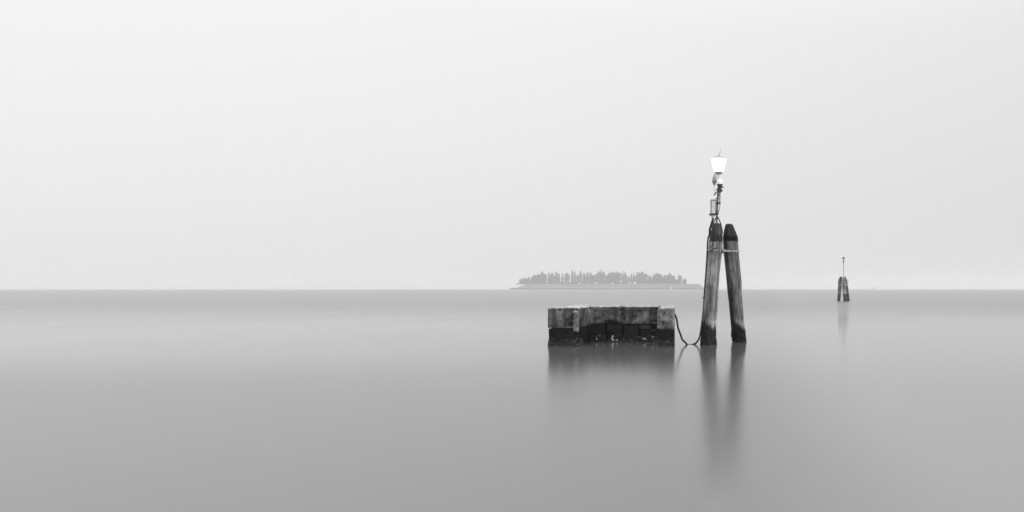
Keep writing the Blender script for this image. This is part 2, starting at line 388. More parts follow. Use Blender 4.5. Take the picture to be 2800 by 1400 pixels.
# lantern
lt = MB(); base = c1(440, 422)
lt.lathe(base, [(30 * PX, -24 * PX), (48 * PX, -14 * PX), (52 * PX, 0), (60 * PX, 6 * PX)], 24)
lant = lt.build('lantern', M['lantern_metal'], post, smooth=True, origin=base)
gl = MB(); gl.lathe(base, [(58 * PX, 6 * PX), (72 * PX, 50 * PX), (90 * PX, 120 * PX), (101 * PX, 172 * PX), (100 * PX, 187 * PX), (60 * PX, 188 * PX)], 28)
gl.build('glass', M['lamp_glass'], lant, smooth=True)
rf = MB(); rf.lathe(base, [(100 * PX, 188.5 * PX), (105 * PX, 189 * PX), (98 * PX, 197 * PX), (70 * PX, 213 * PX), (42 * PX, 223 * PX), (40 * PX, 229 * PX), (12 * PX, 235 * PX), (4 * PX, 239 * PX)], 28)
rf.build('roof', M['lantern_metal'], lant, smooth=True)
mb = MB(); mb.tube([c1(441, 196), c1(467, 90)], [3.0 * PX, 2.0 * PX], 6); mb.build('spike', M['dark_steel'], lant)
# small beacon beside the pole
bc = MB(); cb = c1(456, 660, -.04)
bc.lathe(cb, [(16 * PX, -48 * PX), (21 * PX, -36 * PX), (21 * PX, -8 * PX), (17 * PX, 0), (22 * PX, 22 * PX), (34 * PX, 48 * PX), (42 * PX, 60 * PX), (42 * PX, 70 * PX)], 20)
bc.tube([c1(480, 632, -.04), c1(510, 632, -.04)], 9 * PX, 8); bc.tube([c1(470, 650, -.04), c1(490, 690, -.04)], 10 * PX, 8)
beac = bc.build('beacon', M['dark_steel'], post, smooth=True, origin=cb)
gg = MB(); gg.lathe(cb, [(40 * PX, 70 * PX), (43 * PX, 88 * PX), (40 * PX, 112 * PX), (30 * PX, 134 * PX), (15 * PX, 147 * PX), (2 * PX, 151 * PX)], 24)
gg.build('globe', M['globe_glass'], beac, smooth=True)
mb = MB(); mb.tube([c1(456, 700, -.03), c1(455, 730, -.03), c1(456, 860, -.02)], [8 * PX, 9 * PX, 8 * PX], 10); mb.build('conduit', M['steel'], post, smooth=True)
for y_, a_, b_ in ((855, .03, .05), (735, .02, .035)):
    mb = MB(); mb.bar(c1(418, y_, -.02), c1(466, y_, -.02), a_, b_); mb.build('bracket', M['dark_steel'], post)
mb = MB(); mb.tube([c1(457, 860, -.02), c1(456, 900, -.03), c1(448, 945, -.03), c1(437, 985, -.03), c1(432, 1015, -.02)], 4.5 * PX, 8); mb.build('thin_cable', M['rubber'], post, smooth=True)
# ribbed fitting on the left
fit = MB(); cf = c1(376, 600, -.03); d_ = (c1(390, 440, -.03) - cf)
fit.lathe(cf, [(12*PX, 0), (20*PX, 6*PX), (22*PX, 34*PX), (27*PX, 40*PX), (34*PX, 60*PX), (35*PX, 70*PX), (28*PX, 74*PX), (30*PX, 96*PX), (28*PX, 98*PX),
                (31*PX, 104*PX), (31*PX, 116*PX), (24*PX, 120*PX), (22*PX, 146*PX), (14*PX, 162*PX)], 20, axis=d_)
ft = fit.build('ribbed_fitting', M['pale_steel'], post, smooth=True, origin=cf)
mb = MB()
for h in (28, 52, 84, 110): mb.lathe(cf + d_.normalized() * h * PX, [(36*PX, 0), (36*PX, 7*PX)] if h == 52 else [(31*PX, 0), (31*PX, 6*PX)], 18, axis=d_)
mb.build('ring', M['dark_steel'], ft)
mb = MB(); mb.tube([c1(380, 600, -.03), c1(377, 680, -.03), c1(375, 745, -.03)], 3.2 * PX, 6); mb.build('stem', M['pale_steel'], ft); mb = MB(); mb.tube([c1(392, 450, -.02), c1(415, 432, 0), c1(440, 430, 0)], 6 * PX, 8); mb.build('arm', M['pale_steel'], ft)
mb = MB(); mb.bar(c1(374, 745, -.03), c1(412, 692, -.03), .03, .03); mb.build('stay', M['dark_steel'], post)
# junction box, turned a little
jb = empty('junction_box', c1(362, 1020)); jb.parent = post; jb.location = c1(362, 1020) - c1(412, 1150)
def jbp(x, y, dy): return c1(x, y, dy)
mb = MB(); f0 = -.16
A = [c1(338, 1010, f0), c1(405, 1005, f0 + .03), c1(411, 815, f0 + .03), c1(340, 815, f0)]
Bk = [c1(312, 1012, .04), c1(395, 1005, .06), c1(398, 822, .06), c1(314, 822, .04)]
mb.add(A + Bk, [(0, 1, 2, 3), (7, 6, 5, 4), (4, 0, 3, 7), (1, 5, 6, 2), (3, 2, 6, 7), (4, 5, 1, 0)]); mb.build('case', M['box'], jb)
mb = MB()
for a, b in ((0, 1), (1, 2), (2, 3), (3, 0)):
    mb.bar(A[a] + Vector((0, -.006, 0)), A[b] + Vector((0, -.006, 0)), .018, .018)
mb.build('door_frame', M['dark_steel'], jb)
mb = MB(); mb.bar(c1(310, 1020, -.05), c1(408, 1014, -.05), .26, .03); mb.build('bottom_plate', M['dark_steel'], jb)
mb = MB(); mb.lathe(c1(360, 1064, -.05), [(20*PX, 0), (24*PX, 14*PX), (20*PX, 16*PX), (28*PX, 30*PX), (28*PX, 42*PX)], 14); mb.build('cable_gland', M['box'], jb, smooth=True)
for y_ in (860, 970):
    mb = MB(); mb.bar(c1(400, y_, .02), c1(422, y_, .0), .04, .03); mb.build('bracket', M['dark_steel'], jb)

# power cable: box -> down the pile -> under the water -> up to the quay
def smooth_path(P, n=8):
    P = [Vector(p) for p in P]; out = []
    for i in range(len(P) - 1):
        p0 = P[max(i-1, 0)]; p1 = P[i]; p2 = P[i+1]; p3 = P[min(i+2, len(P)-1)]
        for j in range(n):
            t = j / n
            out.append(0.5 * ((2*p1) + (p2-p0)*t + (2*p0-5*p1+4*p2-p3)*t*t + (-p0+3*p1-3*p2+p3)*t**3))
    out.append(P[-1]); return out
def c2(x, y, Y): return at(1900 + x * k, 590 + y * k, Y)
cab = [c1(362, 1062, -.05), c1(352, 1110, -.06), c1(334, 1170, -.06), c1(316, 1225, -.05), c2(143, 160, 21.38), c2(134, 195, 21.4), c2(128, 205, 21.4), c2(122, 260, 21.35), c2(119, 340, 21.33),
       c2(114, 430, 21.3), c2(108, 520, 21.28), c2(102, 600, 21.25), c2(94, 700, 21.22), c2(88, 800, 21.18), c2(81, 900, 21.1), c2(70, 1000, 21.05), c2(58, 1090, 21.0),
       at(1912.5, 923, 20.95), at(1905, 936, 20.92), Vector((XX(1896, 20.95), 20.95, 0.0)), Vector((XX(1888, 20.95), 20.95, -0.015)), Vector((XX(1880, 20.9), 20.9, -0.012)),
       at(1874, 936.5, 20.8), at(1866, 929, 20.7), at(1861, 915, 20.65), at(1854, 896, 20.55), at(1850, 872, 20.5), at(1845, 860, 20.45), at(1842, 855, 20.42)]
pp = smooth_path(cab)
nb = len(pp); rad = [0.034 if i < 36 else (0.026 if i < 9 * 14 else 0.027) for i in range(nb)]
mb = MB(); mb.tube(pp, rad, 8)
tag(mb.build('power_cable', M['rubber'], smooth=True, origin=cab[4]), 'black cable from junction box down the pile, dipping through the water to the quay', 'cable')

# ---------------------------------------------------------------- quay
DENTS = [(1695, 841, 21.9, .085, .07), (1690, 838.5, 21.9, .06, .05), (1778, 848, 21.9, .03, .05), (1777, 862, 21.9, .03, .05), (1779, 876, 21.9, .03, .05), (1699, 862, 21.9, .05, .04),
         (1736, 868, 21.9, .07, .05), (1706, 872, 21.9, .06, .03), (1652, 885, 21.9, .05, .04), (1690, 886, 21.9, .06, .04), (1788, 884, 21.9, .09, .08), (1814.6, 860, 20.27, .035, .05),
         (1812.5, 884, 20.27, .07, .06), (1835, 868, 20.27, .03, .03), (1566.5, 862, 20.2, .04, .05), (1565, 872, 20.2, .045, .05), (1562, 886, 20.27, .08, .05), (1586, 878, 20.6, .05, .04), (1552, 878, 20.27, .04, .04), (1800, 842, 20.27, .05, .04)]
DENTS = [(at(a, b, c), r, d) for a, b, c, r, d in DENTS]
def rough_block(mb, corners, z0, z1, tone_fn, cell=0.032, amp=0.012, rad=0.03, seed=0.0):
    """corners: 4 plan points (x,y) anticlockwise from front-left; worn, dented, rounded edges"""
    P = [Vector((c[0], c[1], 0)) for c in corners]
    lx = max((P[1]-P[0]).length, (P[2]-P[3]).length); ly = max((P[3]-P[0]).length, (P[2]-P[1]).length); lz = z1 - z0
    nx, ny, nz = (max(2, int(l / cell)) for l in (lx, ly, lz))
    idx = {}; vs = []; ts = []
    def vert(i, j, l):
        key = (i, j, l)
        if key in idx: return idx[key]
        u, v, w_ = i / nx * lx, j / ny * ly, l / nz * lz
        cu = min(max(u, rad), lx - rad); cv = min(max(v, rad), ly - rad); cw = min(max(w_, rad), lz - rad)
        d = Vector((u - cu, v - cv, w_ - cw))
        nr = d.normalized() if d.length > 1e-6 else Vector((0, 0, 0))
        if d.length > rad: d = nr * rad
        u, v, w_ = cu + d.x, cv + d.y, cw + d.z
        s, t = u / lx, v / ly
        a = P[0].lerp(P[1], s); b = P[3].lerp(P[2], s); p = a.lerp(b, t); p.z = z0 + w_
        q_ = p * 1.0
        nz_ = fn(p.x * 6 + seed, p.y * 6, p.z * 6) * 0.6 + fn(p.x * 16 + seed, p.y * 16, p.z * 16) * 0.5 + fn(p.x * 2 + seed, p.y * 2, p.z * 2) * 0.6
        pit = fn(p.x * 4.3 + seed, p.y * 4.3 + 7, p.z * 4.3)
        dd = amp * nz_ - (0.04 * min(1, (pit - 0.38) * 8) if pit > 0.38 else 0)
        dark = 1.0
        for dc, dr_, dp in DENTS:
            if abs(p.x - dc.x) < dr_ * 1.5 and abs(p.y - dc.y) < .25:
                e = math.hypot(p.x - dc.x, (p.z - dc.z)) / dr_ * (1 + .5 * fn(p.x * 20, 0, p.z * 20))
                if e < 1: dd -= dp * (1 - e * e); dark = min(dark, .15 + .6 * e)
        p += nr * dd
        vs.append(p); tn = tone_fn(q_, nr)
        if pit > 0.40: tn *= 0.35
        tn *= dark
        ts.append(max(0.005, tn)); idx[key] = len(vs) - 1
        return idx[key]
    fs = []
    def quad(a, b, c, d): fs.append((a, b, c, d))
    for i in range(nx):
        for l in range(nz):
            quad(vert(i, 0, l), vert(i+1, 0, l), vert(i+1, 0, l+1), vert(i, 0, l+1))
            quad(vert(i+1, ny, l), vert(i, ny, l), vert(i, ny, l+1), vert(i+1, ny, l+1))
    for j in range(ny):
        for l in range(nz):
            quad(vert(0, j+1, l), vert(0, j, l), vert(0, j, l+1), vert(0, j+1, l+1))
            quad(vert(nx, j, l), vert(nx, j+1, l), vert(nx, j+1, l+1), vert(nx, j, l+1))
    for i in range(nx):
        for j in range(ny):
            quad(vert(i, j, nz), vert(i+1, j, nz), vert(i+1, j+1, nz), vert(i, j+1, nz))
    mb.add(vs, fs, ts)

def tone_conc(wet, rim=0.0, base=0.15):
    def f(p, nr):
        n1 = fn(p.x * 2.1, p.y * 2.1, p.z * 2.5 + 4); n2 = fn(p.x * 7, p.y * 7, p.z * 7); n3 = fn(p.x * 22, p.y * 22, p.z * 22)
        v = base * (1 + 0.7 * n1 + 0.6 * n2 + 0.6 * n3)
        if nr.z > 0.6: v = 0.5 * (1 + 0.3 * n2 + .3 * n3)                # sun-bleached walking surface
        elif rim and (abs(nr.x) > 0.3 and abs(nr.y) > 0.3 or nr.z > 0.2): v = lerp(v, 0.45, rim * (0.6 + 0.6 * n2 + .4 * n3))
        edge = wet + 0.03 * n1 + 0.02 * n2
        v = lerp(v, 0.011 * (1 + 0.6 * n2), sstep(edge + 0.03, edge - 0.03, p.z))
        if nr.x > .5 and p.x < -5 and abs(p.z - edge + .01) < .035: v = 0.28 * (1 + n2 + n3)
        streak = fn(p.x * 6, p.y * 6, p.z * .8 + 30)
        if streak > .12 and nr.z < .5: v *= lerp(1, .45, min(1, (streak - .12) * 4))
        return v
    return f

qx = XX
quay = empty('stone_quay', (qx(1700, 21.5), 21.5, 0))
tag(quay, 'low weathered concrete and stone quay with dark wet base at the left', 'quay')
QY0, QY1, QY2 = 20.27, 21.9, 23.3
# back wall, upper concrete beam
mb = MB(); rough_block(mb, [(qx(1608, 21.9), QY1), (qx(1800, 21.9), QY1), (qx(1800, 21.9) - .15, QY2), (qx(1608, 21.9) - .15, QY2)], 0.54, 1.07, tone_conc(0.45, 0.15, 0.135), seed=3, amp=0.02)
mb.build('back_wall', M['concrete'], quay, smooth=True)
# foundations behind the boards
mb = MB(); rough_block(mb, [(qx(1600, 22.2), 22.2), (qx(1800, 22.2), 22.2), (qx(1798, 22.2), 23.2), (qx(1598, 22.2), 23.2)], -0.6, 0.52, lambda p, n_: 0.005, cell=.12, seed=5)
mb.build('foundation', M['panel'], quay, smooth=True)
def tone_panel(top):
    def f(p, nr):
        n2 = fn(p.x * 9, p.y * 9, p.z * 3); v = 0.024 * (1 + 0.6 * n2)
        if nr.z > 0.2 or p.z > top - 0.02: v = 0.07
        return v
    return f
for i, (a, b, top) in enumerate(((1615, 1654, 0.53), (1660, 1700.5, 0.50), (1706.5, 1745, 0.505), (1751, 1794, 0.375))):
    mb = MB(); y_ = 21.97 + 0.02 * (i % 2)
    rough_block(mb, [(qx(a, y_), y_), (qx(b, y_), y_), (qx(b, y_), y_ + .16), (qx(a, y_), y_ + .16)], -0.6, top, tone_panel(top), cell=.04, amp=.008, rad=.02, seed=i * 3.1)
    mb.build('dark_panel', M['panel'], quay, smooth=True)
mb = MB(); rough_block(mb, [(qx(1749, 21.95), 21.95), (qx(1779, 21.95), 21.95), (qx(1783, 21.95), 22.1), (qx(1749, 21.95), 22.1)], 0.385, 0.53, lambda p, n_: 0.085 * (1 + .8 * fn(p.x * 4, 0, p.z * 40)), cell=.03, amp=.008, rad=.015, seed=9)
mb.build('timber_strip', M['panel'], quay, smooth=True)
# right pillar
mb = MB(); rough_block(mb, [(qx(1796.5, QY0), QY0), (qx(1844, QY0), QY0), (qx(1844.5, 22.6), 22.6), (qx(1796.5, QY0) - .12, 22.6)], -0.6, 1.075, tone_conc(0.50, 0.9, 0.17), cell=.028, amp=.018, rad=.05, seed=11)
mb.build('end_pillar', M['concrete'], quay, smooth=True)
# left pier
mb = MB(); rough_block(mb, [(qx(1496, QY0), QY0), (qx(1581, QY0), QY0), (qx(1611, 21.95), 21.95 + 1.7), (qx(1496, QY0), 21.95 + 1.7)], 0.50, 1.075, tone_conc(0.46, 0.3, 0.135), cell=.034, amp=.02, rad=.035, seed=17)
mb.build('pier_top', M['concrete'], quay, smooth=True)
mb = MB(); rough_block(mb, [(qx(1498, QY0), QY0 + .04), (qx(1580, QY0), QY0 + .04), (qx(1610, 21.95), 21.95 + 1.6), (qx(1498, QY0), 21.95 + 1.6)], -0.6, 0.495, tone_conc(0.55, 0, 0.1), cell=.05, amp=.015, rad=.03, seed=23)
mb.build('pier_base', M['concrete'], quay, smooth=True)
# small block standing proud at the corner of the pier
mb = MB(); rough_block(mb, [(qx(1567, 20.2), 20.2), (qx(1580.5, 20.2), 20.2), (qx(1580.5, 20.2), 20.3), (qx(1567, 20.2), 20.3)], 0.40, 0.98, tone_conc(0.42, 0.3, 0.17), cell=.035, amp=.012, rad=.02, seed=29)
mb.build('corner_stone', M['concrete'], quay, smooth=True)
# barnacles and mussels along the tide line
def lump(mb, c, r, tone):
    vs = []; fs = []; sg = 6
    ph = random.random() * 6
    for i, (rr, h) in enumerate(((1, 0), (.8, .5), (.35, .85))):
        for kk in range(sg):
            th = 2 * math.pi * kk / sg + ph; jit = random.uniform(.8, 1.2)
            vs.append(Vector(c) + Vector((math.cos(th) * rr * r * jit, -h * r, math.sin(th) * rr * r * jit)))
    for i in range(2):
        for kk in range(sg):
            k2 = (kk + 1) % sg; fs.append((i*sg+kk, i*sg+k2, (i+1)*sg+k2, (i+1)*sg+kk))
    fs.append(tuple(2*sg + kk for kk in range(sg))); mb.add(vs, fs, tone)
mb = MB()
def tide(xa, xb, Y0, Y1, n):
    for _ in range(n):
        t = random.random(); Y = lerp(Y0, Y1, t); x = lerp(xa, xb, t)
        z = abs(random.gauss(0, 0.09)) - 0.02
        pale = random.random() < 0.09
        lump(mb, (x, Y, z), random.uniform(.010, .022) if pale else random.uniform(.015, .035), random.uniform(.2, .6) if pale else random.uniform(.008, .03))
tide(qx(1498, QY0), qx(1580, QY0), QY0 + .03, QY0 + .03, 330)
tide(qx(1581, QY0), qx(1611, 21.95), QY0 + .03, 21.9, 150)
tide(qx(1613, 21.95), qx(1796, 21.95), 21.96, 21.96, 420)
tide(qx(1797, QY0), qx(1843, QY0), QY0, QY0, 150)
for x, y in ((1675.5, 919), (1675, 923.5), (1673.5, 928), (1678, 930), (1688, 930), (1632, 927), (1760, 926), (1764, 926.5), (1785, 921)):
    p = at(x, y, 21.95); lump(mb, p, .03, .65)
tag(mb.build('shell_crust', M['shell'], quay), kind='stuff')

# ---------------------------------------------------------------- far marker: three piles with a lamp
f = 90 / 773.0
YF = 94.0
def c5(x, y, Y=YF): return at(2260 + x * f, 690 + y * f, Y)
def T5(rows): return [(690 + y * f, 2260 + l * f, 2260 + r * f) for y, l, r in rows]
def tone_far(sd, dark):
    def fnn(th, z, y):
        cx, sy = math.cos(th), math.sin(th)
        n1 = fn(cx * 2 + sd, sy * 2, z * 1.2); n2 = fn(cx * 6 + sd, sy * 6, z * 2)
        v = dark * (1 + .6 * n1 + .6 * n2)
        if y < 769: v *= .7
        v = lerp(v, 0.38, sstep(.95, 1.02, z) * sstep(1.25, 1.1, z) * max(0, .5 + n2))
        v = lerp(v, 0.05, sstep(1.0, .8, z + .2 * n2))
        return v
    return fnn
GF = 'three piles of the distant marker'
o = pile(T5([(576, 312, 368), (620, 292, 366), (670, 275, 363), (760, 269, 358), (860, 265, 353), (960, 261, 346), (1060, 254, 336), (1140, 248, 325)]), 94.6, 93.9, tone_far(1, .13), 2.2, 28, 60).build('mooring_pile', M['wood'], smooth=True, origin=c5(286, 1140))
tag(o, 'left pile of the small distant marker, leaning right', 'mooring pile', GF)
o = pile(T5([(610, 384, 450), (660, 370, 456), (720, 364, 460), (800, 364, 462), (900, 370, 466), (1000, 384, 470), (1080, 394, 476), (1142, 396, 480)]), 93.6, 93.2, tone_far(4, .24), 4.2, 28, 60).build('mooring_pile', M['wood'], smooth=True, origin=c5(436, 1142))
tag(o, 'pale middle pile of the small distant marker, nearest of its three', 'mooring pile', GF)
o = pile(T5([(580, 414, 456), (620, 410, 468), (670, 408, 478), (760, 420, 500), (860, 440, 513), (960, 452, 524), (1060, 466, 536), (1136, 474, 546)]), 94.4, 94.8, tone_far(7, .13), 6.2, 28, 60).build('mooring_pile', M['wood'], smooth=True, origin=c5(510, 1136))
tag(o, 'right pile of the small distant marker, leaning left beside the white rack', 'mooring pile', GF)
PF = f / FPX * YF
fp = empty('lamp_post', c5(398, 600)); tag(fp, 'thin lamp post with flat round lamp on the distant marker', 'lamp post')
mb = MB(); mb.tube([c5(398, 640, 93.9), c5(400, 540, 93.9), c5(401, 250, 93.9)], [6.5 * PF, 5.5 * PF, 5 * PF], 10); mb.build('pole', M['steel'], fp, smooth=True)
mb = MB(); mb.lathe(c5(401, 262, 93.9), [(4 * PF, 0), (19 * PF, 60 * PF), (19 * PF, 66 * PF)], 16); mb.build('cone', M['dark_steel'], fp, smooth=True)
hd = MB(); hd.lathe(c5(401, 196, 93.9), [(10*PF, 0), (14*PF, 6*PF), (12*PF, 16*PF), (20*PF, 30*PF), (22*PF, 44*PF)], 16); h_ = hd.build('lamp_head', M['white_plastic'], fp, smooth=True)
mb = MB(); mb.lathe(c5(401, 153, 93.9), [(16*PF, -10*PF), (28*PF, 8*PF), (44*PF, 25*PF), (44*PF, 31*PF), (8*PF, 36*PF)], 20); mb.build('lamp_shade', M['steel'], h_, smooth=True)
for dx in (-20, 0, 20):
    mb = MB(); mb.tube([c5(400, 535, 93.9), c5(400 + dx, 580, 93.9 + (0.3 if dx == 0 else -.1)), c5(400 + dx * 1.3, 650, 93.9 + (0.4 if dx == 0 else -.15))], 3.6 * PF, 6); mb.build('leg', M['pale_steel'], fp)
mb = MB(); mb.lathe(c5(398, 590, 93.9), [(30*PF, 0), (30*PF, 7*PF)], 16); mb.build('collar', M['pale_steel'], fp)
# white frame at the right of the far marker
fr = MB(); P4 = [c5(482, 640, 93.8), c5(505, 634, 93.8), c5(513, 740, 93.8), c5(490, 772, 93.8), c5(450, 778, 93.2)]
fr.tube([P4[0], P4[1]], 3.2 * PF, 6); fr.tube([P4[1], P4[2]], 3.2 * PF, 6); fr.tube([P4[2], P4[3]], 3.2 * PF, 6); fr.tube([P4[3], P4[0]], 3.2 * PF, 6)
fr.tube([P4[3], P4[4]], 3.2 * PF, 6); fr.bar(c5(488, 665, 93.8), c5(509, 662, 93.8), .05, .12)
tag(fr.build('signal_rack', M['pale_steel'], origin=c5(495, 700)), 'small white rack fixed to the right side of the distant marker', 'rack')
# straps round the far piles
def far_loop(y, hh):
    cA = c5(315, y, 94.2); cB = c5(452, y, 94.0); pts = []
    for i in range(13):
        th = math.pi / 2 + math.pi * i / 12; pts.append((cA.x + math.cos(th) * .27, cA.y + math.sin(th) * .45, cA.z))
    for i in range(13):
        th = -math.pi / 2 + math.pi * i / 12; pts.append((cB.x + math.cos(th) * .24, cB.y + .0 + math.sin(th) * 1.1, cB.z))
    return strap_loop(pts, hh, .03)
tag(far_loop(769, .035).build('binding_strap', M['pale_steel'], origin=c5(390, 769)), 'lower, paler strap round the piles of the distant marker', 'strap', 'straps of the distant marker')
tag(far_loop(700, .03).build('binding_strap', M['steel'], origin=c5(390, 700)), 'upper, darker strap round the piles of the distant marker', 'strap', 'straps of the distant marker')
# a far post on the horizon
YV = 1500
mb = MB(); c = at(2386.5, 790, YV); c.z = -1
mb.tube([c, (c.x, YV, 3.0), (c.x, YV, 3.1), (c.x, YV, 4.4)], [1.0, .8, 1.3, .5], 8)
tag(mb.build('channel_post', M['steel'], origin=(c.x, YV, 0)), 'tiny faint post on the horizon right of the distant marker', 'post')

# ---------------------------------------------------------------- island
YI = 1250.0
def island():
    XL = XX(1392, YI); XR = XX(1925, YI); n = 150
    vs = []; fs = []
    prof = [(0, 0.0), (1, 0.25), (2.0, .55), (3.0, .85), (4.0, 1.0), (7, 1.02), (8, 1.0), (9, 0.4), (10, -0.1)]
    ys = [YI + 2, YI + 6, YI + 14, YI + 22, YI + 30, YI + 60, YI + 110, YI + 130, YI + 150]
    for i in range(n + 1):
        px = lerp(1392, 1925, i / n); X = XX(px, YI)
        top = 10.0 * sstep(1925, 1893, px) * sstep(1392, 1430, px) if px > 1905 or px < 1430 else 10.0
        if px >= 1893: top = lerp(9.6, 3.0, sstep(1895, 1908, px)); top = lerp(top, 1.8, sstep(1908, 1925, px))
        b0 = 3.0 if px < 1880 else lerp(3.0, 1.0, (px - 1880) / 45)
        for j, ((_, hf), y) in enumerate(zip(prof, ys)):
            z = b0 + (max(top - b0, 0)) * max(hf, 0) + (fn(X * .05, y * .05, 0) * 0.9 if 0 < j < 7 else 0)
            if j == 8: z = -.5
            vs.append((X, y, max(z, -.5)))
    m_ = len(ys)
    for i in range(n):
        for j in range(m_ - 1): fs.append((i*m_+j, (i+1)*m_+j, (i+1)*m_+j+1, i*m_+j+1))
    mb = MB(); mb.add(vs, fs)
    tag(mb.build('island', M['scrub'], smooth=True), kind='structure')
    wl = empty('embankment_wall', (XX(1600, YI), YI, 0))
    tag(wl, 'long low embankment along the hazy island shore, pale coping over dark stone', 'embankment')
    mb = MB(); mb.box((XX(1394, YI), YI, -1), (XX(1884, YI), YI + 3, 2.3)); mb.build('wall_face', M['bank_stone'], wl)
    mb = MB()
    mb.add([(XX(1884, YI), YI, -1), (XX(1923, YI), YI, -1), (XX(1923, YI), YI + 3, -1), (XX(1884, YI), YI + 3, -1), (XX(1884, YI), YI, 2.2), (XX(1923, YI), YI, 1.4), (XX(1923, YI), YI + 3, 1.4), (XX(1884, YI), YI + 3, 2.2)],
           [(0,3,2,1),(4,5,6,7),(0,1,5,4),(1,2,6,5),(2,3,7,6),(3,0,4,7)])
    mb.build('spit_wall', M['bank_stone'], wl)
    mb = MB(); mb.box((XX(1394, YI), YI - .3, 2.31), (XX(1884, YI), YI + 3.2, 3.2)); mb.build('coping', M['coping'], wl)
island()
c = at(1836, 787.5, YI)
hut = MB(); hut.box((c.x - 1.1, YI - 3, -.5), (c.x + 1.1, YI - .4, 3.4)); hut.add([(c.x - 1.5, YI - 3.3, 3.42), (c.x + 1.5, YI - 3.3, 3.42), (c.x + 1.5, YI - .4, 3.42), (c.x - 1.5, YI - .4, 3.42), (c.x, YI - 1.8, 4.3)], [(0,1,4),(1,2,4),(2,3,4),(3,0,4),(3,2,1,0)])
tag(hut.build('landing_hut', M['plaster'], origin=(c.x, YI - 2, 0)), 'tiny white hut at the waterline of the island, near its right end', 'hut')

def house(px, w_, h, Y, label):
    c = Vector((XX(px, Y), Y, 10.1)); r = empty('pale_house', c); tag(r, label, 'house', 'pale houses among the island trees')
    mb = MB(); mb.box((c.x - w_/2, Y, c.z - 1.2), (c.x + w_/2, Y + 6, c.z + h)); mb.build('wall', M['plaster'], r)
    mb = MB(); a, b = c.x - w_/2 - .3, c.x + w_/2 + .3
    mb.add([(a, Y - .3, c.z + h + .01), (b, Y - .3, c.z + h + .01), (b, Y + 6.3, c.z + h + .01), (a, Y + 6.3, c.z + h + .01), (a + .4, Y + 3, c.z + h + 1.1), (b - .4, Y + 3, c.z + h + 1.1)],
           [(0,1,5,4),(2,3,4,5),(1,2,5),(3,0,4),(3,2,1,0)]); mb.build('roof', M['roof'], r)
house(1627.5, 5.0, 1.6, 1278, 'long low pale house under the island trees, left of the tallest cypress')
house(1674, 2.4, 1.7, 1278, 'small pale house under the broad trees in the middle of the island')
house(1721.5, 2.6, 2.8, 1278, 'small pale house in the gap of the trees, left of its twin')
house(1734.5, 3.2, 2.8, 1278, 'small pale house in the gap of the trees, right of its twin')
house(1582, 2.4, 1.3, 1278, 'smallest pale house, near the left edge of the photographed island')

# trees: (photo x, photo y of the top, half width, kind) c = cypress, b = broad crown
TR = [(1550,747,9,'b'),(1565.2,737.4,5,'c'),(1572.2,741,4,'c'),(1580,752.5,4,'b'),(1587.7,739.3,5.5,'c'),(1596,746,3,'c'),(1599.6,746.5,3,'c'),(1607,742,5.5,'c'),
 (1615,746,5,'b'),(1622,752,7,'b'),(1631,748,6,'b'),(1636.5,742,6,'b'),(1643.6,735.5,3.4,'c'),(1649.5,743,7,'b'),(1658,752,4,'c'),(1665,747,6,'b'),(1672,744.7,7,'b'),
 (1678,744.7,6,'b'),(1683.5,744.7,2.6,'c'),(1687,741,4,'c'),(1693,744.5,6.5,'b'),(1702,741,1.8,'c'),(1706.8,741,1.8,'c'),(1711,745.5,4.6,'c'),(1704,753,5,'b'),(1719,756.5,4,'b'),
 (1726.5,748.5,4,'c'),(1732.7,744.7,2.4,'c'),(1737,755,4,'b'),(1741,745.5,3,'c'),(1746,744.7,5,'b'),(1750.5,748,6,'b'),(1756.7,742.5,8,'b'),(1765,748,7,'b'),(1774,752.5,4,'c'),(1779,752.5,4,'c'),
 (1788,752,6,'b'),(1794,746.7,7,'b'),(1800.5,747.5,8,'b'),(1807.5,752,7,'b'),(1817.6,752.5,6.5,'b'),(1825,752,6.5,'b'),(1831,743.8,4,'c'),(1834.5,749,5,'c'),(1841,754,7,'b'),
 (1849.5,765,5,'b'),(1855,751,1.8,'c'),(1859.5,753.3,5,'b'),(1869,763.4,3.6,'c'),(1873.5,762,4,'c')]
rx = 1538.0; rs = random.Random(3)
while rx > 1425:
    kd = rs.choice('ccbbb'); fade = sstep(1405, 1500, rx)
    TR.append((rx, lerp(766, rs.uniform(740, 752), fade), rs.uniform(3, 4.5) if kd == 'c' else rs.uniform(5.5, 8), kd)); rx -= rs.uniform(7, 11)
TR.sort(key=lambda t: -t[0])
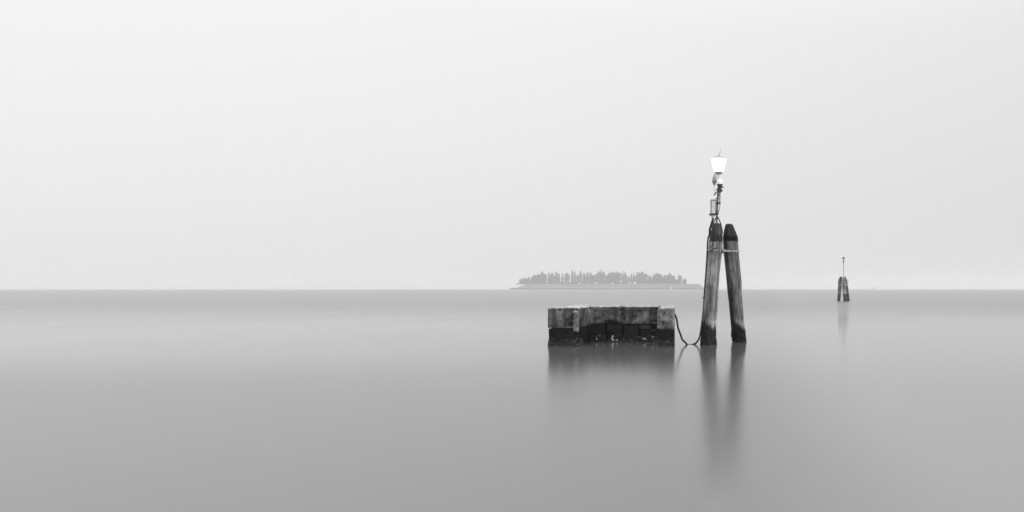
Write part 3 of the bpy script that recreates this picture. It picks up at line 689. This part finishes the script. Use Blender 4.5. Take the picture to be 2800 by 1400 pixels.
def crown_mesh(h, r, kind, base, sd):
    mb = MB(); rn = random.Random(sd)
    n = int(700 if kind == 'c' else 950)
    lobes = [(rn.uniform(-.55, .55) * r, rn.uniform(-.5, .5) * r, rn.uniform(.35, .85) * h, rn.uniform(.35, .6) * r) for _ in range(9)]
    for i in range(n):
        if kind == 'c':
            t = rn.random() ** .8; z = base + t * (h - base)
            rr = r * (math.sin(min(1, (1 - t) * 1.55) * math.pi / 2)) * (.55 + .45 * sstep(0, .12, t)) * (0.85 + .3 * fn(t * 6, sd, 0))
            th = rn.random() * 6.283; q_ = rr * math.sqrt(rn.uniform(.3, 1)); p = Vector((math.cos(th) * q_, math.sin(th) * q_, z)); s = rn.uniform(.6, 1.1)
        else:
            if i % 2:
                lx, ly, lz, lr = rn.choice(lobes); d = Vector((rn.gauss(0, 1), rn.gauss(0, 1), rn.gauss(0, 1))).normalized() * lr * rn.uniform(.6, 1.05)
                p = Vector((lx, ly, min(lz, h - lr * .9))) + d
            else:
                t = rn.random(); z = base + t * (h - base); rr = r * math.sin(math.pi * min(1, .12 + .86 * t)) ** .55 * (.8 + .5 * fn(t * 3, sd, 5))
                th = rn.random() * 6.283; q_ = rr * math.sqrt(rn.random()); p = Vector((math.cos(th) * q_, math.sin(th) * q_, z))
            s = rn.uniform(.7, 1.4)
        a = Vector((rn.gauss(0, 1), rn.gauss(0, 1), rn.gauss(0, 1))).normalized(); b = a.cross(Vector((rn.gauss(0, 1), rn.gauss(0, 1), rn.gauss(0, 1)))).normalized(); 
        if kind == 'c': a = (a + Vector((0, 0, 2))).normalized(); b = (b - a * b.dot(a)).normalized()
        mb.add([p - a * s, p + b * s * .6, p + a * s, p - b * s * .6], [(0, 1, 2, 3)])
    return mb
used_labels = {}
def ordinal(n):
    return '%d%s' % (n, 'th' if 10 <= n % 100 <= 20 else {1: 'st', 2: 'nd', 3: 'rd'}.get(n % 10, 'th'))
LM = [(1869, 'near the bare tip'), (1836, 'above the white hut'), (1800, 'right of centre'), (1765, 'right of the houses'), (1728, 'beside the twin houses'), (1687, 'near the small house'), (1643.6, 'near the tallest cypress'), (1600, 'left of the long house'), (1560, 'towards the left'), (1440, 'on the far left')]
cnt = {}
for i, (px, ty, hw, kd) in enumerate(TR):
    Y = 1290 + (i * 37 % 5) * 7 + (25 if px > 1845 else 0)
    z0 = 9.6; h = ZZ(ty, Y) - z0; r = hw / FPX * Y
    root = empty('cypress_tree' if kd == 'c' else 'broad_tree', (XX(px, Y), Y, z0))
    lm = min(LM, key=lambda a: abs(a[0] - px))[1]
    size = ('very slim' if hw < 2.7 else 'slim' if hw < 3.8 else 'full') if kd == 'c' else ('small' if ty > 751.5 else 'wide' if hw > 6.8 else 'rounded')
    tall = 'tall' if ty < 743.5 else 'middling' if ty < 749 else 'short'
    tag(root, '%s %s %s, %s island tree from the right, %s' % (tall, size, 'cypress' if kd == 'c' else 'bushy tree', ordinal(i + 1), lm), 'tree', 'hazy trees on the island')
    cm = crown_mesh(h, r, kd, 0.3 if kd == 'c' else 0.6, i * 7 + 1)
    ob = cm.build('crown', M['foliage']); ob.parent = root
    mb = MB(); mb.tube([(0, 0, -1), (0.1, 0, h * .3), (-.1, .1, h * .8)], [.5, .36, .1], 7)
    for a in range(4):
        th = a * 1.7 + i; zz = h * (.25 + .13 * a); mb.tube([(0, 0, zz), (math.cos(th) * r * .6, math.sin(th) * r * .6, zz + h * .16)], [.18, .06], 5)
    ob = mb.build('trunk', M['bark']); ob.parent = root

# undergrowth along the crest of the island
mb = MB(); rn = random.Random(5)
for i in range(5200):
    px = rn.uniform(1412, 1876); Y = 1290 + rn.uniform(-6, 30)
    hh = (3.6 + 4.0 * fn(px * .16, 0, 3) + 2 * fn(px * .6, 0, 8)) * sstep(1405, 1440, px) * lerp(1, .45, sstep(1845, 1876, px))
    p = Vector((XX(px, Y), Y, 9.4 + rn.random() ** .7 * max(.5, hh))); s_ = rn.uniform(.7, 1.5)
    a = Vector((rn.gauss(0, 1), rn.gauss(0, 1), rn.gauss(0, 1))).normalized(); b = a.cross(Vector((rn.gauss(0, 1), rn.gauss(0, 1), rn.gauss(0, 1)))).normalized()
    mb.add([p - a * s_, p + b * s_ * .6, p + a * s_, p - b * s_ * .6], [(0, 1, 2, 3)])
tag(mb.build('undergrowth', M['foliage']), 'dark bushes filling the gaps below the hazy island trees', 'undergrowth', kind='stuff')

# ---------------------------------------------------------------- haze
hz = MB(); hz.box((-4500, -500, -1.6), (4500, 4500, 42))
hm = bpy.data.materials.new('haze_air'); hm.use_nodes = True; t = hm.node_tree; t.nodes.clear()
ho = t.nodes.new('ShaderNodeOutputMaterial'); hv = t.nodes.new('ShaderNodeVolumePrincipled')
hv.inputs['Color'].default_value = (1, 1, 1, 1); hv.inputs['Density'].default_value = 0.00057; hv.inputs['Anisotropy'].default_value = 0.3
t.links.new(hv.outputs[0], ho.inputs['Volume'])
tag(hz.build('haze', hm), kind='stuff')
